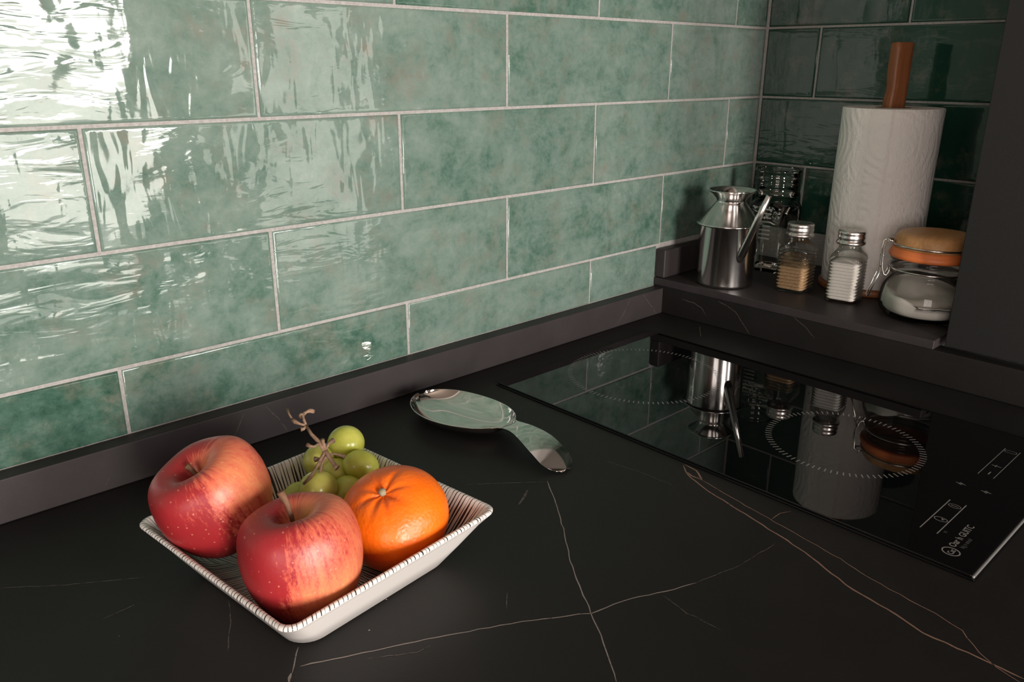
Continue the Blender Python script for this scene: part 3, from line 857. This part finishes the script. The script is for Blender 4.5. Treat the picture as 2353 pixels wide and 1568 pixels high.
for i in range(8):
    add_box(bm, -.0330, -.0312, -.0110, .0095, .050 + i * .0062, .0525 + i * .0062, .0006, 1)
tag(obj('moulded_bars', bm, M_frost, bt), kind='stuff')
bm = bmesh.new(); rg = random.Random(4)
for i in range(60):
    y, z = rg.uniform(-.024, .020), rg.uniform(zz(.1335), zz(.150))
    m = Matrix.Translation((-.0312, y, z)) @ Matrix.Scale(.5, 4, (1, 0, 0))
    bmesh.ops.create_icosphere(bm, subdivisions=1, radius=rg.uniform(.0010, .0018), matrix=m)
tag(obj('moulded_dimples', bm, M_frost, bt), kind='stuff')

# shakers
def shaker(name, label, loc, rot, half, ztop_glass, n_rib, fill_to, fill_mat, kind):
    r_ = thing(name, label, 'shaker', loc, rot, 'glass shakers')
    zs0, zs1 = .0055, ztop_glass * .655       # ribbed zone
    pr = [(.0008, .0, 2.6), (half * .86, .0, 6), (half * .985, .0018, 7)]
    steps = n_rib * 6
    for i in range(steps + 1):
        z = zs0 + (zs1 - zs0) * i / steps
        pr.append((half * (1.0 - .060 * (.5 - .5 * math.cos(2 * PI * n_rib * i / steps))), z, 7))
    zt = ztop_glass
    pr += [(half * .985, zs1 + .003, 6), (half * .93, zs1 + .0065, 5), (half * .80, zs1 + .0105, 3), (half * .70, zs1 + .0145, 2.2), (half * .68, zs1 + .017, 2), (half * .68, zt, 2), (half * .60, zt, 2)]
    bm = bmesh.new(); n = 64; rings = []
    for r, z, p in pr:
        f = squarish(p); rings.append([bm.verts.new((*f(2 * PI * (i + .5) / n, r, z), z)) for i in range(n)])
    for a, b in zip(rings, rings[1:]):
        for i in range(n):
            j = (i + 1) % n; bm.faces.new((a[i], a[j], b[j], b[i]))
    bm.faces.new(list(reversed(rings[0])))
    obj('glass_body', bm, M_glass, r_)
    # the filling follows the ribs from inside
    bm = bmesh.new(); rings = []; top = fill_to
    inner = [(half * .80, .0038, 6)]
    m = int(steps * (min(top, zs1) - zs0) / (zs1 - zs0))
    for i in range(1, m + 1):
        z = zs0 + (zs1 - zs0) * i / steps
        inner.append((half * (.935 - .130 * (.5 - .5 * math.cos(2 * PI * n_rib * i / steps))), z, 8))
    if top > zs1: inner += [(half * .86, zs1 + .002, 6)]
    inner += [(half * .70, inner[-1][1] + .0012, 4), (half * .2, inner[-1][1] + .0022, 2)]
    for r, z, p in inner:
        f = squarish(p); rings.append([bm.verts.new((*f(2 * PI * (i + .5) / n, r, z), z)) for i in range(n)])
    for a, b in zip(rings, rings[1:]):
        for i in range(n):
            j = (i + 1) % n; bm.faces.new((a[i], a[j], b[j], b[i]))
    bm.faces.new(list(reversed(rings[0]))); bm.faces.new(rings[-1])
    obj(kind, bm, fill_mat, r_)
    if kind == 'pepper':
        bm = bmesh.new(); rings = []
        for i in range(m, steps - 8):
            z = zs0 + (zs1 - zs0) * i / steps
            f = squarish(8); r = half * (.935 - .130 * (.5 - .5 * math.cos(2 * PI * n_rib * i / steps)))
            rings.append([bm.verts.new((*f(2 * PI * (q + .5) / n, r, z), z)) for q in range(n)])
        for a, b in zip(rings, rings[1:]):
            for i in range(n):
                j = (i + 1) % n; bm.faces.new((a[i], a[j], b[j], b[i]))
        obj('pepper_dust', bm, M_dust, r_)
    h = half * .80
    cp = [(h * 1.05, zt - .0100), (h * 1.10, zt - .0090), (h * 1.10, zt - .0066), (h * 1.0, zt - .0050), (h * .985, zt - .0040), (h * 1.03, zt - .0020), (h * 1.03, zt + .0005), (h * .985, zt + .0020), (h * 1.02, zt + .0036), (h * 1.02, zt + .0062), (h * .985, zt + .0076), (h * .94, zt + .0081), (h * .2, zt + .0085), (h * .02, zt + .0085)]
    cp = [(a, b) for a, b in cp]
    lathe('cap', cp, M_cap, r_, 48, True, True)
    bm = bmesh.new()
    for i in range(7):
        a = 2 * PI * i / 6; rr = 0 if i == 6 else h * .42
        bmesh.ops.create_circle(bm, cap_ends=True, segments=8, radius=.0008, matrix=Matrix.Translation((rr * math.cos(a), rr * math.sin(a), zt + .00862)))
    obj('shaker_holes', bm, M_black_glass, r_)
    return r_
shaker('pepper_shaker', 'ribbed glass shaker half full of brown ground pepper', (.6870, -.1775, Z), math.radians(6.5), .0216, .0865, 11, .036, M_pepper, 'pepper')
shaker('salt_shaker', 'ribbed glass shaker full of white salt before paper roll', (.6860, -.2500, Z), math.radians(9), .0206, .0870, 12, .0545, M_salt, 'salt')

# paper towel on its holder
hd = thing('paper_towel_holder', 'reddish wooden paper towel holder, round base and upright post', 'holder', (.7820, -.2385, Z))
lathe('base', [(.001, 0), (.0640, 0), (.0655, .0012), (.0655, .0078), (.0640, .0092), (.001, .0092)], M_wood, hd, 64)
bm = bmesh.new()
post = []
tilt = math.radians(-36)
for z, cut in ((.0092, 0), (.225, 0), (.252, 0), (.262, .0012), (.270, .0022), (.278, .0012), (.288, 0), (.318, 0), (.3255, .0002), (.3265, .0012)):
    wx, wy = .0128, .0095
    ring = []
    for i in range(24):
        a = 2 * PI * i / 24
        f = squarish(5); x, y = f(a, 1, 0)
        X, Y = x * (wx - (cut if cut and z < .32 else (cut if z >= .32 else 0)) * (1 if x < 0 or z >= .32 else 0)), y * (wy - (cut if z >= .32 else 0))
        ring.append(bm.verts.new((X * math.cos(tilt) - Y * math.sin(tilt), X * math.sin(tilt) + Y * math.cos(tilt), z)))
    post.append(ring)
for a, b in zip(post, post[1:]):
    for i in range(24):
        j = (i + 1) % 24; bm.faces.new((a[i], a[j], b[j], b[i]))
bm.faces.new(list(reversed(post[0]))); bm.faces.new(post[-1])
obj('post', bm, M_wood, hd)
ro = thing('paper_towel_roll', 'thick roll of white embossed paper towel on the wooden holder', 'paper roll', (.7820, -.2385, Z + .0096))
RH, RR = .2360, .0628
bm = bmesh.new()
seam = math.radians(204)          # the loose end of the sheet
def spiral(a, r, z):
    d = (a - seam) % (2 * PI)
    k = r + (.0013 * math.exp(-((2 * PI - d) / .30)) if d > PI else 0) * (1 if r > .05 else 0)
    k += .0004 * math.sin(3 * a + z * 20) if r > .05 else 0
    return k * math.cos(a), k * math.sin(a)
add_lathe(bm, [(.0225, .0005), (RR - .0015, 0), (RR, .0010)] + [(RR, .001 + (RH - .002) * i / 12) for i in range(1, 12)] + [(RR, RH - .0010), (RR - .0010, RH - .0002)], 160, shape=spiral)
obj('outer_sheet', bm, M_paper, ro)
lathe('roll_end', [(RR - .0009, RH - .0002), (.045, RH), (.0225, RH - .0004)], M_paper_end, ro, 96)
lathe('core', [(.0226, RH - .0006), (.0226, .001), (.0212, .001), (.0212, RH - .0004), (.0226, RH - .0004)], M_card, ro, 48)

# clip-top jar
cj = thing('clip_jar', 'glass clip-top jar of white sugar with tan lid and orange seal', 'jar', (.6930, -.3505, Z))
cj.scale = (.965, .965, 1.17)
JR = .0560
lathe('glass_body', [(.001, .001), (.040, .0), (.0485, .0012), (.0540, .0055), (.0562, .012), (.0565, .018), (.0558, .026), (.0535, .0335), (.0490, .0395), (.0462, .043), (.0455, .0450), (.0478, .0462), (.0490, .0478), (.0478, .0494), (.0455, .0505), (.0450, .0535), (.0470, .0548), (.0478, .0562), (.0470, .0576), (.0452, .0586), (.0452, .0600), (.0490, .0612), (.0494, .0632), (.0480, .0640)], M_glass, cj, 80)
bm = bmesh.new(); rings = []
nS = 56
for (r, z) in ((.001, .0050), (.0440, .0052), (.0490, .0080), (.0515, .013), (.0520, .0195)):
    rings.append([bm.verts.new((r * math.cos(2 * PI * i / nS), r * math.sin(2 * PI * i / nS), z)) for i in range(nS)])
for fr in (1.0, .93, .8, .6, .4, .2, .03):
    ring = []
    for i in range(nS):
        a = 2 * PI * i / nS; x, y = .0520 * fr * math.cos(a), .0520 * fr * math.sin(a)
        z = .0265 + .0090 * (x * .55 + y * .85) / .052 + .0030 * mnoise.noise(Vector((x * 40, y * 40, 1.0))) - .006 * math.exp(-((x + .012) ** 2 + (y - .012) ** 2) / .0004)
        if fr == 1.0: 
            lim = .0520 if z < .024 else .0520 - (z - .024) * .35
            x, y = lim * math.cos(a), lim * math.sin(a)
        ring.append(bm.verts.new((x, y, z)))
    rings.append(ring)
for a, b in zip(rings, rings[1:]):
    for i in range(nS):
        j = (i + 1) % nS; bm.faces.new((a[i], a[j], b[j], b[i]))
bm.faces.new(rings[-1]); bm.faces.new(list(reversed(rings[0])))
obj('sugar', bm, M_sugar, cj)
lathe('rubber_seal', [(.0440, .0641), (.0500, .0641), (.0518, .0655), (.0520, .0680), (.0507, .0700), (.0496, .0722), (.0488, .0745), (.0440, .0745)], M_rubber, cj, 72)
lathe('lid', [(.001, .0746), (.0482, .0746), (.0484, .0775), (.0474, .0800), (.0462, .0850), (.0442, .0880), (.0400, .0897), (.0300, .0908), (.010, .0914), (.001, .0914)], M_lid, cj, 72)
bm = bmesh.new()
add_tube(bm, [(.0492 * math.cos(2 * PI * i / 60), .0492 * math.sin(2 * PI * i / 60), .0778) for i in range(61)], .0011, 8, False)
obj('lid_wire', bm, M_wire, cj)
bm = bmesh.new()
add_tube(bm, [(.0480 * math.cos(2 * PI * i / 60), .0480 * math.sin(2 * PI * i / 60), .0520) for i in range(61)], .0010, 8, False)
obj('neck_wire', bm, M_wire, cj)
ca = Vector((-.525, .851, 0)); cs = Vector((.851, .525, 0))      # the clasp sits at the jar's left
bm = bmesh.new()
up_ = Vector((0, 0, 1))
for s in (-1, 1):
    o_ = cs * (.0075 * s)
    add_tube(bm, [ca * .0475 + o_ + up_ * .0800, ca * .0545 + o_ + up_ * .0808, ca * .0590 + o_ * .9 + up_ * .0780, ca * .0600 + o_ * .9 + up_ * .0650, ca * .0590 + o_ * .9 + up_ * .0520, ca * .0560 + o_ * .9 + up_ * .0440, ca * .0525 + o_ * .9 + up_ * .0430, ca * .0500 + o_ * .9 + up_ * .0470, ca * .0495 + o_ * .9 + up_ * .0520], .0010, 8)
add_tube(bm, [ca * .0545 - cs * .0085 + up_ * .0812, ca * .0560 + up_ * .0818, ca * .0545 + cs * .0085 + up_ * .0812], .0013, 8)
add_tube(bm, [ca * .0590 - cs * .0080 + up_ * .0640, ca * .0600 + up_ * .0636, ca * .0590 + cs * .0080 + up_ * .0640], .0011, 8)
add_tube(bm, [ca * .0595 - cs * .0080 + up_ * .0510, ca * .0640 - cs * .0080 + up_ * .0380, ca * .0705 - cs * .0070 + up_ * .0200, ca * .0712 + up_ * .0180, ca * .0705 + cs * .0070 + up_ * .0200, ca * .0640 + cs * .0080 + up_ * .0380, ca * .0595 + cs * .0080 + up_ * .0510], .0010, 8)
obj('clasp', bm, M_wire, cj)
